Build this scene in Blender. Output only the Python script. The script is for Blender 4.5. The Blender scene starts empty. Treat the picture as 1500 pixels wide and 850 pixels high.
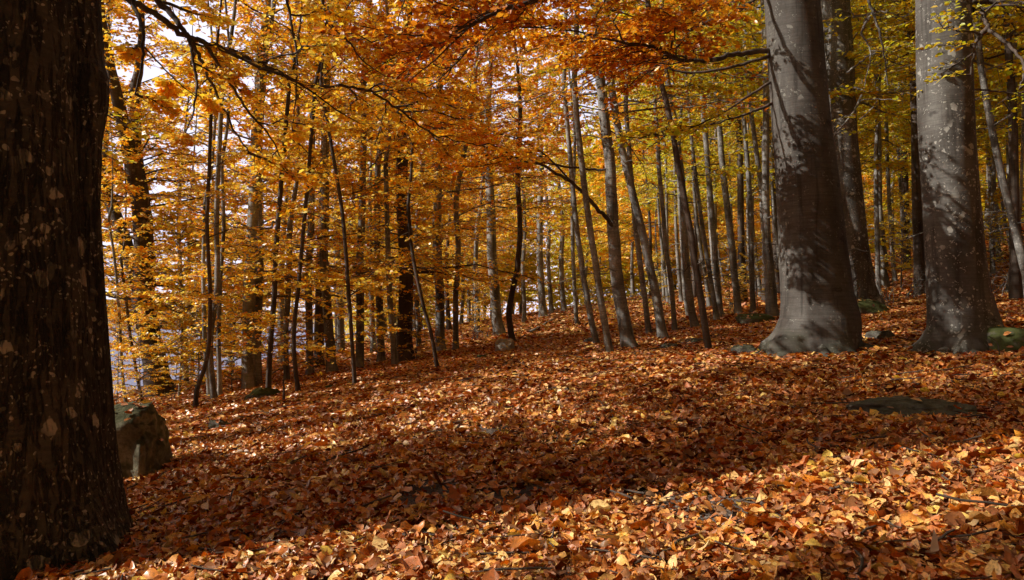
import bpy, math, random
import numpy as np
from mathutils import Vector
R = math.radians
rng = np.random.default_rng(11)
scn = bpy.context.scene
COL = scn.collection

# ------------------------------------------------------------------ camera
F = 1083.0; PITCH = R(2.5); CAMZ = 1.0
cd = bpy.data.cameras.new('camera'); cam = bpy.data.objects.new('camera', cd); COL.objects.link(cam)
cam.location = (0, 0, CAMZ); cam.rotation_euler = (R(90) + PITCH, 0, 0)
cd.sensor_width = 36; cd.lens = 36 * F / 1500; cd.clip_end = 3000; cd.clip_start = .05
scn.camera = cam
cp, sp = math.cos(PITCH), math.sin(PITCH)
def ray(px, py):
    a = (px - 750) / F; b = (425 - py) / F
    v = np.array([a, cp - b * sp, sp + b * cp]); return v / v[1]
def P(px, py, d):
    r = ray(px, py); return np.array([r[0] * d, d, CAMZ + r[2] * d])

# ------------------------------------------------------------------ terrain
def sp_(x, k=1.0):
    x = np.asarray(x, float); return np.where(x * k > 30, x, np.log1p(np.exp(np.clip(x * k, -40, 30))) / k)
def path_c(y): return .06 * np.clip(y, -5, 60)
def gz(x, y):
    x = np.asarray(x, float); y = np.asarray(y, float)
    u = x - path_c(y); ru = np.minimum(sp_(u - .3, 1.6), 60 + 0 * u); lu = sp_(-u - .3, 1.6)
    yc = np.clip(y, 0, 45)
    along = .038 * (y - sp_(y - 44, .3) * 1.25)
    z = along + .074 * ru + .0025 * ru * yc - .138 * lu - .3 * sp_(lu - 10.6, 1.5)
    z = np.where(z > 9, 9 + (z - 9) * .3, z)
    z = z + .022 * np.sin(1.7 * x + .6 * y) * np.sin(1.3 * y - .5 * x) + .013 * np.sin(4.1 * x + 1.0) * np.sin(3.6 * y + .7 * x) + .006 * np.sin(9.3 * x + 2 * y) * np.sin(8.7 * y)
    far = np.clip((np.hypot(x, y) - 25) / 40, 0, 1)
    z = z + far * (.25 * np.sin(.23 * x + 1) * np.sin(.19 * y))
    return np.maximum(z, -7)
Z0 = float(gz(0, 0))
def ground(x, y): return gz(x, y) - Z0
def hit(px, py):
    r = ray(px, py); t = 1.2
    while t < 90:
        if CAMZ + r[2] * t <= float(ground(r[0] * t, t)): break
        t += .02
    return np.array([r[0] * t, t, float(ground(r[0] * t, t))])

# ------------------------------------------------------------------ mesh helpers
def mk(name, V, Q, mat=None, parent=None, smooth=False, origin=None):
    V = np.asarray(V, np.float32).reshape(-1, 3); Q = np.asarray(Q, np.int32).reshape(-1, 4)
    if origin is not None: V = V - np.asarray(origin, np.float32)
    me = bpy.data.meshes.new(name)
    me.vertices.add(len(V)); me.vertices.foreach_set('co', V.ravel())
    me.loops.add(Q.size); me.loops.foreach_set('vertex_index', Q.ravel())
    me.polygons.add(len(Q)); me.polygons.foreach_set('loop_start', np.arange(0, Q.size, 4, dtype=np.int32))
    me.update(calc_edges=True)
    if smooth: me.polygons.foreach_set('use_smooth', np.ones(len(Q), bool))
    ob = bpy.data.objects.new(name, me); COL.objects.link(ob)
    if mat: me.materials.append(mat)
    if parent is not None: ob.parent = parent
    return ob
def tag(o, label=None, cat=None, group=None, kind=None):
    if label: o['label'] = label
    if cat: o['category'] = cat
    if group: o['group'] = group
    if kind: o['kind'] = kind
    return o
def thing(name, loc, label, cat, group=None):
    o = bpy.data.objects.new(name, None); COL.objects.link(o); o.location = loc; o.empty_display_size = .3
    return tag(o, label, cat, group)
def copy_tree(src, parent=None):
    c = src.copy(); COL.objects.link(c); c.parent = parent
    for ch in list(src.children): copy_tree(ch, c)
    return c
def nrm(a): return a / np.maximum(np.linalg.norm(a, axis=-1, keepdims=True), 1e-9)

def tubes(Pt, Rd, k=5, voff=0):
    """Pt (N,m,3), Rd (N,m) -> verts, quads"""
    N, m, _ = Pt.shape
    T = nrm(np.gradient(Pt, axis=1))
    mean = nrm(Pt[:, -1] - Pt[:, 0]); ref = np.where(np.abs(mean[:, 2:3]) > .7, np.array([[0, 1., 0]]), np.array([[0, 0, 1.]]))[:, None, :]
    S = nrm(np.cross(T, np.broadcast_to(ref, T.shape))); B = np.cross(T, S)
    a = np.linspace(0, 2 * np.pi, k, endpoint=False)
    V = Pt[:, :, None, :] + Rd[:, :, None, None] * (np.cos(a)[None, None, :, None] * S[:, :, None, :] + np.sin(a)[None, None, :, None] * B[:, :, None, :])
    idx = np.arange(N * m * k).reshape(N, m, k); j = np.roll(idx, -1, axis=2)
    Q = np.stack([idx[:, :-1], j[:, :-1], j[:, 1:], idx[:, 1:]], -1).reshape(-1, 4)
    return V.reshape(-1, 3), Q + voff
class Bag:
    def __init__(s): s.v = []; s.q = []; s.n = 0
    def add(s, V, Q): s.v.append(V); s.q.append(Q + s.n); s.n += len(V)
    def mk(s, name, mat, parent=None, smooth=False, origin=None):
        return mk(name, np.concatenate(s.v), np.concatenate(s.q), mat, parent, smooth, origin)

def leaf_rhomb(base, d, n, L, W=.62, hexa=False):
    """flat leaf blades: base (N,3), d dir, n normal, L length (N,)"""
    s = nrm(np.cross(n, d)); n = np.cross(d, s); L = L[:, None]
    if not hexa:
        V = np.stack([base, base + d * L * .48 + s * L * W * .5 + n * L * .09, base + d * L, base + d * L * .48 - s * L * W * .5 + n * L * .09], 1)
        Q = np.arange(len(base) * 4).reshape(-1, 4)
        return V.reshape(-1, 3), Q
    V = np.stack([base, base + d * L * .28 + s * L * W * .42 + n * L * .07, base + d * L * .68 + s * L * W * .4 + n * L * .05,
                  base + d * L - n * L * .06,
                  base + d * L * .68 - s * L * W * .4 + n * L * .05, base + d * L * .28 - s * L * W * .42 + n * L * .07], 1)
    b = np.arange(len(base))[:, None] * 6
    Q = np.concatenate([b + np.array([[0, 1, 2, 3]]), b + np.array([[0, 3, 4, 5]])], 0)
    return V.reshape(-1, 3), Q

def catmull(pts, n):
    pts = np.asarray(pts, float); m = len(pts)
    p = np.vstack([2 * pts[0] - pts[1], pts, 2 * pts[-1] - pts[-2]])
    t = np.linspace(0, m - 1, n); i = np.minimum(t.astype(int), m - 2); f = (t - i)[:, None]
    a, b, c, d = p[i], p[i + 1], p[i + 2], p[i + 3]
    return .5 * (2 * b + (c - a) * f + (2 * a - 5 * b + 4 * c - d) * f ** 2 + (3 * b - a - 3 * c + d) * f ** 3)

def spray(bb, lb, starts, az, el, Ln, nt, nl, ls, r0=.02, hexa=False, rg=rng, wood=True, tl=.42, flat=.75, leafw=.64, droop=.25, t0=.15):
    """branches from starts; twigs in a flat spray; leaves along twigs. bb wood bag, lb leaf bag"""
    N = len(starts); m = 7; t = np.linspace(0, 1, m)
    H = np.stack([np.cos(az), np.sin(az), 0 * az], -1); Sd = np.stack([-np.sin(az), np.cos(az), 0 * az], -1)
    wob = rg.normal(0, .10, (N, 1)) * (t ** 2)[None] + rg.normal(0, .035, (N, m)) * (t > 0)[None]
    horiz = np.cos(el)[:, None] * t[None]
    vert = np.sin(el)[:, None] * t[None] - droop * (t ** 2)[None] * rg.uniform(.2, 1.2, (N, 1)) + rg.normal(0, .025, (N, m)) * (t > 0)
    Pb = starts[:, None, :] + Ln[:, None, None] * (horiz[..., None] * H[:, None, :] + wob[..., None] * Sd[:, None, :] + vert[..., None] * np.array([0, 0, 1.]))
    if wood and bb is not None:
        rr = (r0 * (Ln / Ln.max()) ** .8)[:, None] * (1 - .85 * t)[None] + .002
        bb.add(*tubes(Pb, rr, 5))
    if nt == 0: return Pb
    tt = np.linspace(t0, .99, nt)[None] + rg.uniform(-.03, .03, (N, nt)); tt = np.clip(tt, 0, .999)
    fi = tt * (m - 1); i0 = np.minimum(fi.astype(int), m - 2); fr = (fi - i0)[..., None]
    ar = np.arange(N)[:, None]
    A = Pb[ar, i0] * (1 - fr) + Pb[ar, i0 + 1] * fr
    sgn = np.where(np.arange(nt) % 2 == 0, 1, -1)[None] * np.ones((N, 1))
    ang = az[:, None] + sgn * rg.uniform(.5, 1.15, (N, nt))
    tlen = Ln[:, None] * tl * (1.05 - .75 * tt) * rg.uniform(.55, 1.2, (N, nt))
    tw = 4; q = np.linspace(0, 1, tw)
    D = np.stack([np.cos(ang), np.sin(ang), rg.normal(.0, .16, (N, nt))], -1)
    bend = (az[:, None] - ang) * .35
    D2 = np.stack([np.cos(ang + bend), np.sin(ang + bend), D[..., 2] - .15], -1)
    Pq = A[:, :, None, :] + tlen[:, :, None, None] * (q[:, None] * D[:, :, None, :] * .6 + (q ** 1.5)[:, None] * D2[:, :, None, :] * .4)
    if wood and bb is not None:
        Rq = np.broadcast_to((.006 * (1 - .7 * q))[None] , (N * nt, tw)) * (r0 / .02) ** .5
        bb.add(*tubes(Pq.reshape(-1, tw, 3), np.array(Rq), 3))
    if nl == 0 or lb is None: return Pb
    keep = rg.random((N, nt)) > .1
    lt = np.linspace(.08, 1, nl)[None, None] + rg.uniform(-.04, .04, (N, nt, nl)); lt = np.clip(lt, 0, 1)
    fi = lt * (tw - 1); i0 = np.minimum(fi.astype(int), tw - 2); fr = (fi - i0)[..., None]
    b = np.take_along_axis(Pq, i0[..., None].repeat(3, -1), 2) * (1 - fr) + np.take_along_axis(Pq, (i0 + 1)[..., None].repeat(3, -1), 2) * fr
    sg = np.where(np.arange(nl) % 2 == 0, 1, -1)[None, None]
    la = ang[:, :, None] + bend[:, :, None] * .5 + sg * rg.uniform(.4, 1.2, (N, nt, nl))
    d = nrm(np.stack([np.cos(la), np.sin(la), rg.normal(-.15, .3, la.shape)], -1))
    n = nrm(np.stack([rg.normal(0, flat, la.shape), rg.normal(0, flat, la.shape), np.ones(la.shape)], -1))
    sz = ls * rg.uniform(.6, 1.25, la.shape)
    K = keep[:, :, None] & (rg.random(la.shape) > .12)
    b = b + rg.normal(0, .012, b.shape)
    lb.add(*leaf_rhomb(b[K], d[K], n[K], sz[K], leafw, hexa))
    return Pb

# ------------------------------------------------------------------ materials
class NT:
    def __init__(s, name, world=False):
        s.m = bpy.data.materials.new(name); s.m.use_nodes = True; s.t = s.m.node_tree; s.t.nodes.clear()
        s.o = s.t.nodes.new('ShaderNodeOutputMaterial')
    def n(s, ty, **kw):
        x = s.t.nodes.new(ty)
        for k, v in kw.items():
            if k.startswith('i_'):
                key = k[2:]; key = int(key) if key.isdigit() else key.replace('_', ' ')
                if hasattr(v, 'links') or isinstance(v, bpy.types.NodeSocket): s.t.links.new(v, x.inputs[key])
                else: x.inputs[key].default_value = v
            else: setattr(x, k, v)
        return x
    def ramp(s, fac, stops, interp='LINEAR'):
        x = s.t.nodes.new('ShaderNodeValToRGB'); s.t.links.new(fac, x.inputs[0]); cr = x.color_ramp; cr.interpolation = interp
        while len(cr.elements) < len(stops): cr.elements.new(.5)
        for e, (p, c) in zip(cr.elements, stops):
            e.position = p; e.color = (c, c, c, 1) if isinstance(c, (int, float)) else (*c, 1)
        return x.outputs[0]
    def mix(s, f, a, b, mode='MIX'):
        x = s.t.nodes.new('ShaderNodeMix'); x.data_type = 'RGBA'; x.blend_type = mode
        for k, v in ((0, f), (6, a), (7, b)):
            if isinstance(v, bpy.types.NodeSocket): s.t.links.new(v, x.inputs[k])
            else: x.inputs[k].default_value = v if k == 0 else (*v, 1)
        return x.outputs[2]
    def math(s, op, a, b=0., c=0.):
        x = s.t.nodes.new('ShaderNodeMath'); x.operation = op
        for k, v in enumerate((a, b, c)):
            if isinstance(v, bpy.types.NodeSocket): s.t.links.new(v, x.inputs[k])
            else: x.inputs[k].default_value = v
        return x.outputs[0]
    def noise(s, vec, scale, detail=4, rough=.55, dist=0.):
        x = s.n('ShaderNodeTexNoise', i_Scale=scale, i_Detail=detail, i_Roughness=rough, i_Distortion=dist)
        if vec is not None: s.t.links.new(vec, x.inputs['Vector'])
        return x.outputs[0]
    def vscale(s, vec, sc):
        x = s.n('ShaderNodeMapping'); s.t.links.new(vec, x.inputs[0]); x.inputs['Scale'].default_value = sc; return x.outputs[0]
    def out(s, sh): s.t.links.new(sh, s.o.inputs[0]); return s.m

def leaf_mat(name, stops, trans=.5, rough=.45, spec=.14, back=None):
    m = NT(name)
    g = m.n('ShaderNodeNewGeometry'); ri = g.outputs['Random Per Island']
    c = m.ramp(ri, stops)
    oi = m.n('ShaderNodeObjectInfo')
    tc = m.n('ShaderNodeTexCoord')
    big = m.noise(m.n('ShaderNodeNewGeometry').outputs['Position'], .55, 3)
    f = m.math('ADD', m.math('MULTIPLY', oi.outputs['Random'], .25), m.math('MULTIPLY', big, .6))
    hs = m.n('ShaderNodeHueSaturation', i_Color=c)
    m.t.links.new(m.math('MULTIPLY_ADD', f, .05, .477), hs.inputs['Hue'])
    m.t.links.new(m.math('MULTIPLY_ADD', f, .4, .84), hs.inputs['Value'])
    c = hs.outputs[0]
    if back:
        sp_n = m.noise(m.n('ShaderNodeNewGeometry').outputs['Position'], 85, 4, .7); c = m.mix(m.ramp(sp_n, [(.45, 0.), (.68, .75)]), c, (.12, .035, .010))
        c = m.mix(m.math('MULTIPLY', g.outputs['Backfacing'], .2), c, back)
    tcol = m.mix(1.0, c, (1.0, .96, .8), 'MULTIPLY')
    df = m.n('ShaderNodeBsdfDiffuse', i_Color=c); tr = m.n('ShaderNodeBsdfTranslucent', i_Color=tcol)
    gl = m.n('ShaderNodeBsdfGlossy', i_Roughness=rough); gl.inputs['Color'].default_value = (1, .97, .9, 1)
    a = m.n('ShaderNodeMixShader', i_0=trans, i_1=df.outputs[0], i_2=tr.outputs[0])
    fr = m.n('ShaderNodeFresnel', i_IOR=1.38)
    b = m.n('ShaderNodeMixShader', i_0=m.math('MULTIPLY', fr.outputs[0], spec), i_1=a.outputs[0], i_2=gl.outputs[0])
    return m.out(b.outputs[0])
ORANGE = leaf_mat('orange_leaves', [(0, (.72, .20, .012)), (.25, (.96, .38, .015)), (.55, (.99, .56, .025)), (.8, (.99, .70, .05)), (1, (.99, .84, .16))], trans=.55)
GOLD = leaf_mat('gold_leaves', [(0, (.92, .36, .015)), (.3, (.99, .58, .025)), (.65, (.99, .75, .06)), (1, (.99, .87, .20))], trans=.55)
RUST = leaf_mat('rust_leaves', [(0, (.40, .10, .010)), (.4, (.75, .25, .014)), (.75, (.92, .42, .02)), (1, (.96, .62, .05))])
OLIVE = leaf_mat('olive_leaves', [(0, (.60, .30, .012)), (.22, (.82, .55, .02)), (.5, (.80, .68, .03)), (.8, (.54, .62, .03)), (1, (.94, .82, .09))], trans=.55)
YELLOW = leaf_mat('yellow_leaves', [(0, (.70, .36, .02)), (.5, (.90, .66, .04)), (1, (.70, .70, .06))])
DRY = leaf_mat('dry_fallen_leaves', [(0, (.06, .016, .004)), (.2, (.28, .055, .007)), (.42, (.52, .105, .009)), (.62, (.80, .26, .022)), (.78, (.93, .46, .06)), (.91, (.96, .70, .28)), (1, (.95, .68, .06))], trans=.15, rough=.45, spec=.14, back=(.88, .50, .22))

def bark_mat(name, dark, light, lichen=.5, fiss=0., moss=.3, lich_col=(.42, .42, .36)):
    m = NT(name); tc = m.n('ShaderNodeTexCoord').outputs['Object']
    big = m.noise(m.vscale(tc, (1.6, 1.6, .7)), 1.6, 5, .6)
    c = m.mix(m.ramp(big, [(.32, 0.), (.68, 1.)]), dark, light)
    band = m.noise(m.vscale(tc, (2.2, 2.2, 30)), 1.6, 4, .6)
    c = m.mix(m.math('MULTIPLY', m.ramp(band, [(.45, 0.), (.62, 1.)]), .35), c, tuple(x * .55 for x in dark))
    streak = m.noise(m.vscale(tc, (9, 9, .5)), 1.3, 3, .6)
    c = m.mix(m.math('MULTIPLY', m.ramp(streak, [(.54, 0.), (.64, 1.)]), .55), c, tuple(x * .45 for x in dark))
    fine = m.noise(tc, 60, 4, .7)
    # lichen blotches
    warp = m.n('ShaderNodeVectorMath', operation='ADD'); m.t.links.new(tc, warp.inputs[0])
    nz = m.n('ShaderNodeTexNoise', i_Scale=9., i_Detail=3.); m.t.links.new(tc, nz.inputs['Vector'])
    sc = m.n('ShaderNodeVectorMath', operation='SCALE'); m.t.links.new(nz.outputs['Color'], sc.inputs[0]); sc.inputs['Scale'].default_value = .15
    m.t.links.new(sc.outputs[0], warp.inputs[1])
    for scale, thr, msk in ((7., .24, .50), (17., .22, .47), (38., .26, .5)):
        vo = m.n('ShaderNodeTexVoronoi', i_Scale=scale, i_Randomness=1.); m.t.links.new(warp.outputs[0], vo.inputs['Vector'])
        hard = m.ramp(vo.outputs['Distance'], [(thr, 1.), (thr + .03, 0.)])
        sel = m.ramp(m.noise(tc, scale * .22, 2), [(msk + .14 * (1 - lichen), 0.), (msk + .14 * (1 - lichen) + .05, 1.)])
        f = m.math('MULTIPLY', m.math('MULTIPLY', hard, sel), m.math('MULTIPLY_ADD', fine, .5, .45))
        c = m.mix(m.math('MULTIPLY', f, min(1, lichen * 1.5)), c, lich_col)
    c = m.mix(m.math('MULTIPLY', m.ramp(fine, [(.3, 0.), (.7, 1.)]), .35), c, tuple(x * .5 for x in dark))
    if not fiss:
        ve = m.n('ShaderNodeTexVoronoi', i_Scale=1.5, i_Randomness=1.); m.t.links.new(m.vscale(warp.outputs[0], (1, 1, 1.9)), ve.inputs['Vector'])
        eye = m.ramp(ve.outputs['Distance'], [(.03, .8), (.06, .15), (.10, .9), (.14, 0.)])
        c = m.mix(m.math('MULTIPLY', eye, .8), c, tuple(x * .3 for x in dark))
    sep = m.n('ShaderNodeSeparateXYZ'); m.t.links.new(tc, sep.inputs[0])
    zf = m.ramp(m.math('MULTIPLY_ADD', m.noise(tc, 4, 3), .9, m.math('MULTIPLY', sep.outputs[2], -.8)), [(.25, 0.), (.6, 1.)])
    c = m.mix(m.math('MULTIPLY', zf, moss), c, (.045, .055, .018))
    h = m.math('ADD', m.math('MULTIPLY', band, .25), m.math('MULTIPLY', fine, .12))
    if fiss:
        fs = m.noise(m.vscale(tc, (1, 1, .16)), 34, 4, .65, .6)
        fz = m.ramp(fs, [(.40, 0.), (.52, 1.)])
        h = m.math('ADD', h, m.math('MULTIPLY', fz, fiss))
        c = m.mix(m.math('MULTIPLY', m.math('SUBTRACT', 1., fz), .75), c, tuple(x * .25 for x in dark))
    bp = m.n('ShaderNodeBump', i_Strength=.9, i_Distance=.014 + .035 * fiss, i_Height=h)
    pb = m.n('ShaderNodeBsdfPrincipled', i_Base_Color=c, i_Roughness=.75, i_Normal=bp.outputs[0]); pb.inputs['Specular IOR Level'].default_value = .3
    return m.out(pb.outputs[0])
BARK_OLD = bark_mat('old_rough_bark', (.040, .033, .026), (.12, .098, .074), 1.0, 1.0, .3, (.62, .56, .46))
BARK_BIG = bark_mat('smooth_beech_bark', (.052, .041, .033), (.175, .162, .145), .4, 0., .5, (.46, .46, .40))
BARK_LICH = bark_mat('lichen_beech_bark', (.058, .046, .037), (.20, .19, .172), .95, 0., .4, (.52, .50, .44))
BARK_THIN = bark_mat('grey_beech_bark', (.060, .050, .042), (.47, .455, .42), .65, 0., .25, (.6, .58, .52))
BARK_DARK = bark_mat('dark_bark', (.05, .035, .026), (.15, .11, .085), .35, 0., .1, (.4, .38, .32))

def stone_mat(name, a, b, moss, mcol=(.055, .07, .012)):
    m = NT(name); tc = m.n('ShaderNodeTexCoord').outputs['Object']
    n1 = m.noise(tc, 5, 6, .65); n2 = m.noise(tc, 45, 4, .7)
    c = m.mix(m.ramp(n1, [(.35, 0.), (.65, 1.)]), a, b)
    c = m.mix(m.math('MULTIPLY', m.ramp(n2, [(.45, 0.), (.7, 1.)]), .6), c, tuple(x * .4 for x in a))
    g = m.n('ShaderNodeNewGeometry'); sep = m.n('ShaderNodeSeparateXYZ'); m.t.links.new(g.outputs['Normal'], sep.inputs[0])
    mf = m.math('MULTIPLY', m.ramp(m.math('ADD', m.math('MULTIPLY', sep.outputs[2], .4), m.noise(tc, 6, 4)), [(.72 - moss * .35, 0.), (.86 - moss * .35, 1.)]), min(1., moss * 1.3))
    c = m.mix(mf, c, m.mix(n2, tuple(x * .4 for x in mcol), tuple(x * 1.6 for x in mcol)))
    bp = m.n('ShaderNodeBump', i_Strength=.8, i_Distance=.02, i_Height=m.math('ADD', n1, m.math('MULTIPLY', n2, .6)))
    pb = m.n('ShaderNodeBsdfPrincipled', i_Base_Color=c, i_Roughness=.95, i_Normal=bp.outputs[0]); pb.inputs['Specular IOR Level'].default_value = .12
    return m.out(pb.outputs[0])
STONE = stone_mat('grey_stone', (.075, .068, .056), (.18, .165, .14), .25)
STONE_PALE = stone_mat('pale_stone', (.28, .26, .22), (.5, .48, .42), .05)
STONE_MOSS = stone_mat('mossy_stone', (.10, .09, .07), (.20, .18, .14), .62)
STONE_GREEN = stone_mat('stone_with_algae', (.12, .11, .07), (.27, .25, .17), .6, (.05, .052, .022))

def ground_mat():
    m = NT('leaf_strewn_soil'); tc = m.n('ShaderNodeTexCoord').outputs['Object']
    vo = m.n('ShaderNodeTexVoronoi', i_Scale=16.); m.t.links.new(m.vscale(tc, (1, 1, 1)), vo.inputs['Vector'])
    sep = m.n('ShaderNodeSeparateColor', i_Color=vo.outputs['Color'])
    c = m.ramp(sep.outputs[0], [(0, (.04, .014, .006)), (.35, (.15, .042, .012)), (.7, (.30, .095, .022)), (1, (.46, .20, .06))])
    c = m.mix(m.ramp(vo.outputs['Distance'], [(.3, 0.), (.8, .7)]), c, (.02, .008, .004))
    big = m.noise(tc, .8, 4)
    c = m.mix(m.ramp(big, [(.4, 0.), (.8, .5)]), c, (.12, .06, .03))
    bp = m.n('ShaderNodeBump', i_Strength=.6, i_Distance=.03, i_Height=sep.outputs[1])
    pb = m.n('ShaderNodeBsdfPrincipled', i_Base_Color=c, i_Roughness=.8, i_Normal=bp.outputs[0])
    return m.out(pb.outputs[0])
def path_mat():
    m = NT('trodden_gravel'); tc = m.n('ShaderNodeTexCoord').outputs['Object']
    vo = m.n('ShaderNodeTexVoronoi', i_Scale=70.); m.t.links.new(tc, vo.inputs['Vector'])
    sep = m.n('ShaderNodeSeparateColor', i_Color=vo.outputs['Color'])
    c = m.ramp(sep.outputs[0], [(0, (.05, .035, .025)), (.5, (.13, .10, .08)), (1, (.26, .23, .20))])
    c = m.mix(m.ramp(m.noise(tc, 3, 4), [(.35, 0.), (.65, .8)]), c, (.055, .03, .016))
    bp = m.n('ShaderNodeBump', i_Strength=.8, i_Distance=.012, i_Height=vo.outputs['Distance'], invert=True)
    pb = m.n('ShaderNodeBsdfPrincipled', i_Base_Color=c, i_Roughness=.85, i_Normal=bp.outputs[0])
    return m.out(pb.outputs[0])

# ------------------------------------------------------------------ setting
def sheet(name, xs, ys, zf, mat):
    X, Y = np.meshgrid(xs, ys); Z = zf(X, Y)
    nx, ny = len(xs), len(ys); i = np.arange(nx * ny).reshape(ny, nx)
    Q = np.stack([i[:-1, :-1], i[:-1, 1:], i[1:, 1:], i[1:, :-1]], -1)
    return mk(name, np.stack([X, Y, Z], -1), Q, mat, smooth=True)
s = np.linspace(-1, 1, 420); xs = 300 * np.sinh(s * 7) / np.sinh(7)
ya = np.linspace(0, 1, 420); ys = -20 + 360 * (np.sinh((ya - .06) * 6.5) + np.sinh(.06 * 6.5)) / (np.sinh(.94 * 6.5) + np.sinh(.06 * 6.5))
xs = np.concatenate([np.linspace(-300, -62, 24), np.linspace(-58, -20, 50), np.linspace(-19.5, 25, 340), np.linspace(26, 90, 70), np.linspace(95, 300, 30)])
ys = np.concatenate([np.linspace(-25, -1, 24), np.linspace(-.5, 20, 230), np.linspace(20.3, 60, 120), np.linspace(62, 420, 70)])
tag(sheet('ground', xs, ys, ground, ground_mat()), kind='structure')
ps = np.linspace(-1.1, 1.1, 40); py_ = np.linspace(-4, 50, 420)
U, Yp = np.meshgrid(ps, py_); edge = 1 + .18 * np.sin(Yp * 1.3) + .1 * np.sin(Yp * 3.7 + 1)
Xp = U * edge + path_c(Yp); Zp = ground(Xp, Yp) + .006 - .012 * (np.abs(U) > 1.08)
i = np.arange(Xp.size).reshape(Xp.shape); Q = np.stack([i[:-1, :-1], i[:-1, 1:], i[1:, 1:], i[1:, :-1]], -1)
tag(mk('path', np.stack([Xp, Yp, Zp], -1), Q, path_mat(), smooth=True), kind='structure')

m = NT('lake_water'); tcw = m.n('ShaderNodeTexCoord').outputs['Object']
bp = m.n('ShaderNodeBump', i_Strength=.5, i_Distance=.05, i_Height=m.noise(m.vscale(tcw, (1, 2.5, 1)), 2.2, 4))
pb = m.n('ShaderNodeBsdfPrincipled', i_Roughness=.3, i_Normal=bp.outputs[0]); pb.inputs['Base Color'].default_value = (.13, .13, .22, 1); pb.inputs['IOR'].default_value = 1.12
WATER = m.out(pb.outputs[0])
lx = np.linspace(-700, -8, 30); ly = np.linspace(-60, 900, 30)
tag(sheet('lake', lx, ly, lambda x, y: 0 * x - 1.62, WATER), kind='structure')
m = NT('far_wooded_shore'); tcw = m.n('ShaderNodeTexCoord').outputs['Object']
c = m.ramp(m.noise(m.vscale(tcw, (1, 1, 2)), .09, 6, .7), [(.35, (.16, .15, .19)), (.5, (.28, .20, .17)), (.65, (.42, .26, .16))])  # purple greys carry the haze of distance in the colour
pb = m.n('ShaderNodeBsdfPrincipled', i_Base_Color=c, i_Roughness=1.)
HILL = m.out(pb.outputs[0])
hx = np.linspace(-690, -40, 140); hy = np.linspace(400, 620, 24)
tag(sheet('hills', hx, hy, lambda x, y: -2.2 + (np.sin((y - 400) / 220 * np.pi) ** .7) * (13 + 6 * np.sin(x * .013) + 3 * np.sin(x * .041) + 1.2 * np.sin(x * .17)) * np.clip((-40 - x) / 60, 0, 1), HILL), kind='structure')

# ------------------------------------------------------------------ trunks
def trunk_mesh(cen, rad, k=16, flare=0., fh=.35, lobes=5, ph=0., rough=.02, basez=None, bag=None, seed=0, ridge=0.):
    """cen (m,3), rad (m)"""
    m_ = len(cen); T = nrm(np.gradient(cen, axis=0)); ref = np.array([0, 1., 0])
    S = nrm(np.cross(np.broadcast_to(ref, T.shape), T)); B = np.cross(T, S)
    a = np.linspace(0, 2 * np.pi, k, endpoint=False); rg = np.random.default_rng(seed)
    zr = (cen[:, 2] - (basez if basez is not None else cen[0, 2]))
    A, Zr = np.meshgrid(a, zr)
    p1, p2, p3, p4 = rg.uniform(0, 6.28, 4)
    rr = rad[:, None] * (1 + rough * (np.sin(A * 2 + Zr * 1.1 + p1) + .7 * np.sin(A * 3 - Zr * 1.9 + p2) + .5 * np.sin(A * 5 + Zr * 3.1 + p3) + .35 * np.sin(A * 9 - Zr * 5 + p4)))
    if ridge:
        w1 = A + .05 * np.sin(Zr * 5 + A * 4 + p1) + .03 * np.sin(Zr * 13 + A * 9 + p3)
        rd = np.abs(np.sin(w1 * 15 + 1.2 * np.sin(Zr * 2.3 + p2))) * .5 + np.abs(np.sin(w1 * 27 + 1.7 * np.sin(Zr * 3.7 + A * 2))) * .3 + .25 * np.sin(w1 * 49 + 3 * np.sin(Zr * 9 + A * 5)) * np.sin(Zr * 17 + A * 11)
        rr = rr * (1 + ridge * rd)
    if flare:
        lob = (.5 + .5 * np.cos(A * lobes + ph + .6 * np.sin(A * 2 + p1))) ** 1.5
        e = np.exp(-np.clip(Zr, -.1, 99) / fh); e2 = np.exp(-np.clip(Zr, -.1, 99) / (fh * 2.6))
        rr = rr + flare * (e * (.35 + 1.1 * lob) + e2 * .12 * lob)
    V = cen[:, None, :] + rr[..., None] * (np.cos(A)[..., None] * S[:, None] + np.sin(A)[..., None] * B[:, None])
    i = np.arange(m_ * k).reshape(m_, k); j = np.roll(i, -1, 1)
    Q = np.stack([i[:-1], j[:-1], j[1:], i[1:]], -1).reshape(-1, 4)
    bag.add(V.reshape(-1, 3), Q)

def extend(cen, rad, H, base, lean=None):
    """continue a trunk upward to height H above base, tapering"""
    d = cen[-1] - cen[-4]; d = d / max(d[2], 1e-3); d = d * .6; d[2] = 1
    z = np.linspace(cen[-1, 2], base[2] + H, 9)[1:]
    if z[0] < cen[-1, 2]: return cen, rad
    t = (z - cen[-1, 2]); P2 = cen[-1] + d[None] * t[:, None]
    P2[:, 0] += .12 * np.sin(t * .9); P2[:, 1] += .1 * np.sin(t * .7 + 1)
    r2 = rad[-1] * np.linspace(1, .15, 9)[1:]
    return np.vstack([cen, P2]), np.concatenate([rad, r2])

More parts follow.
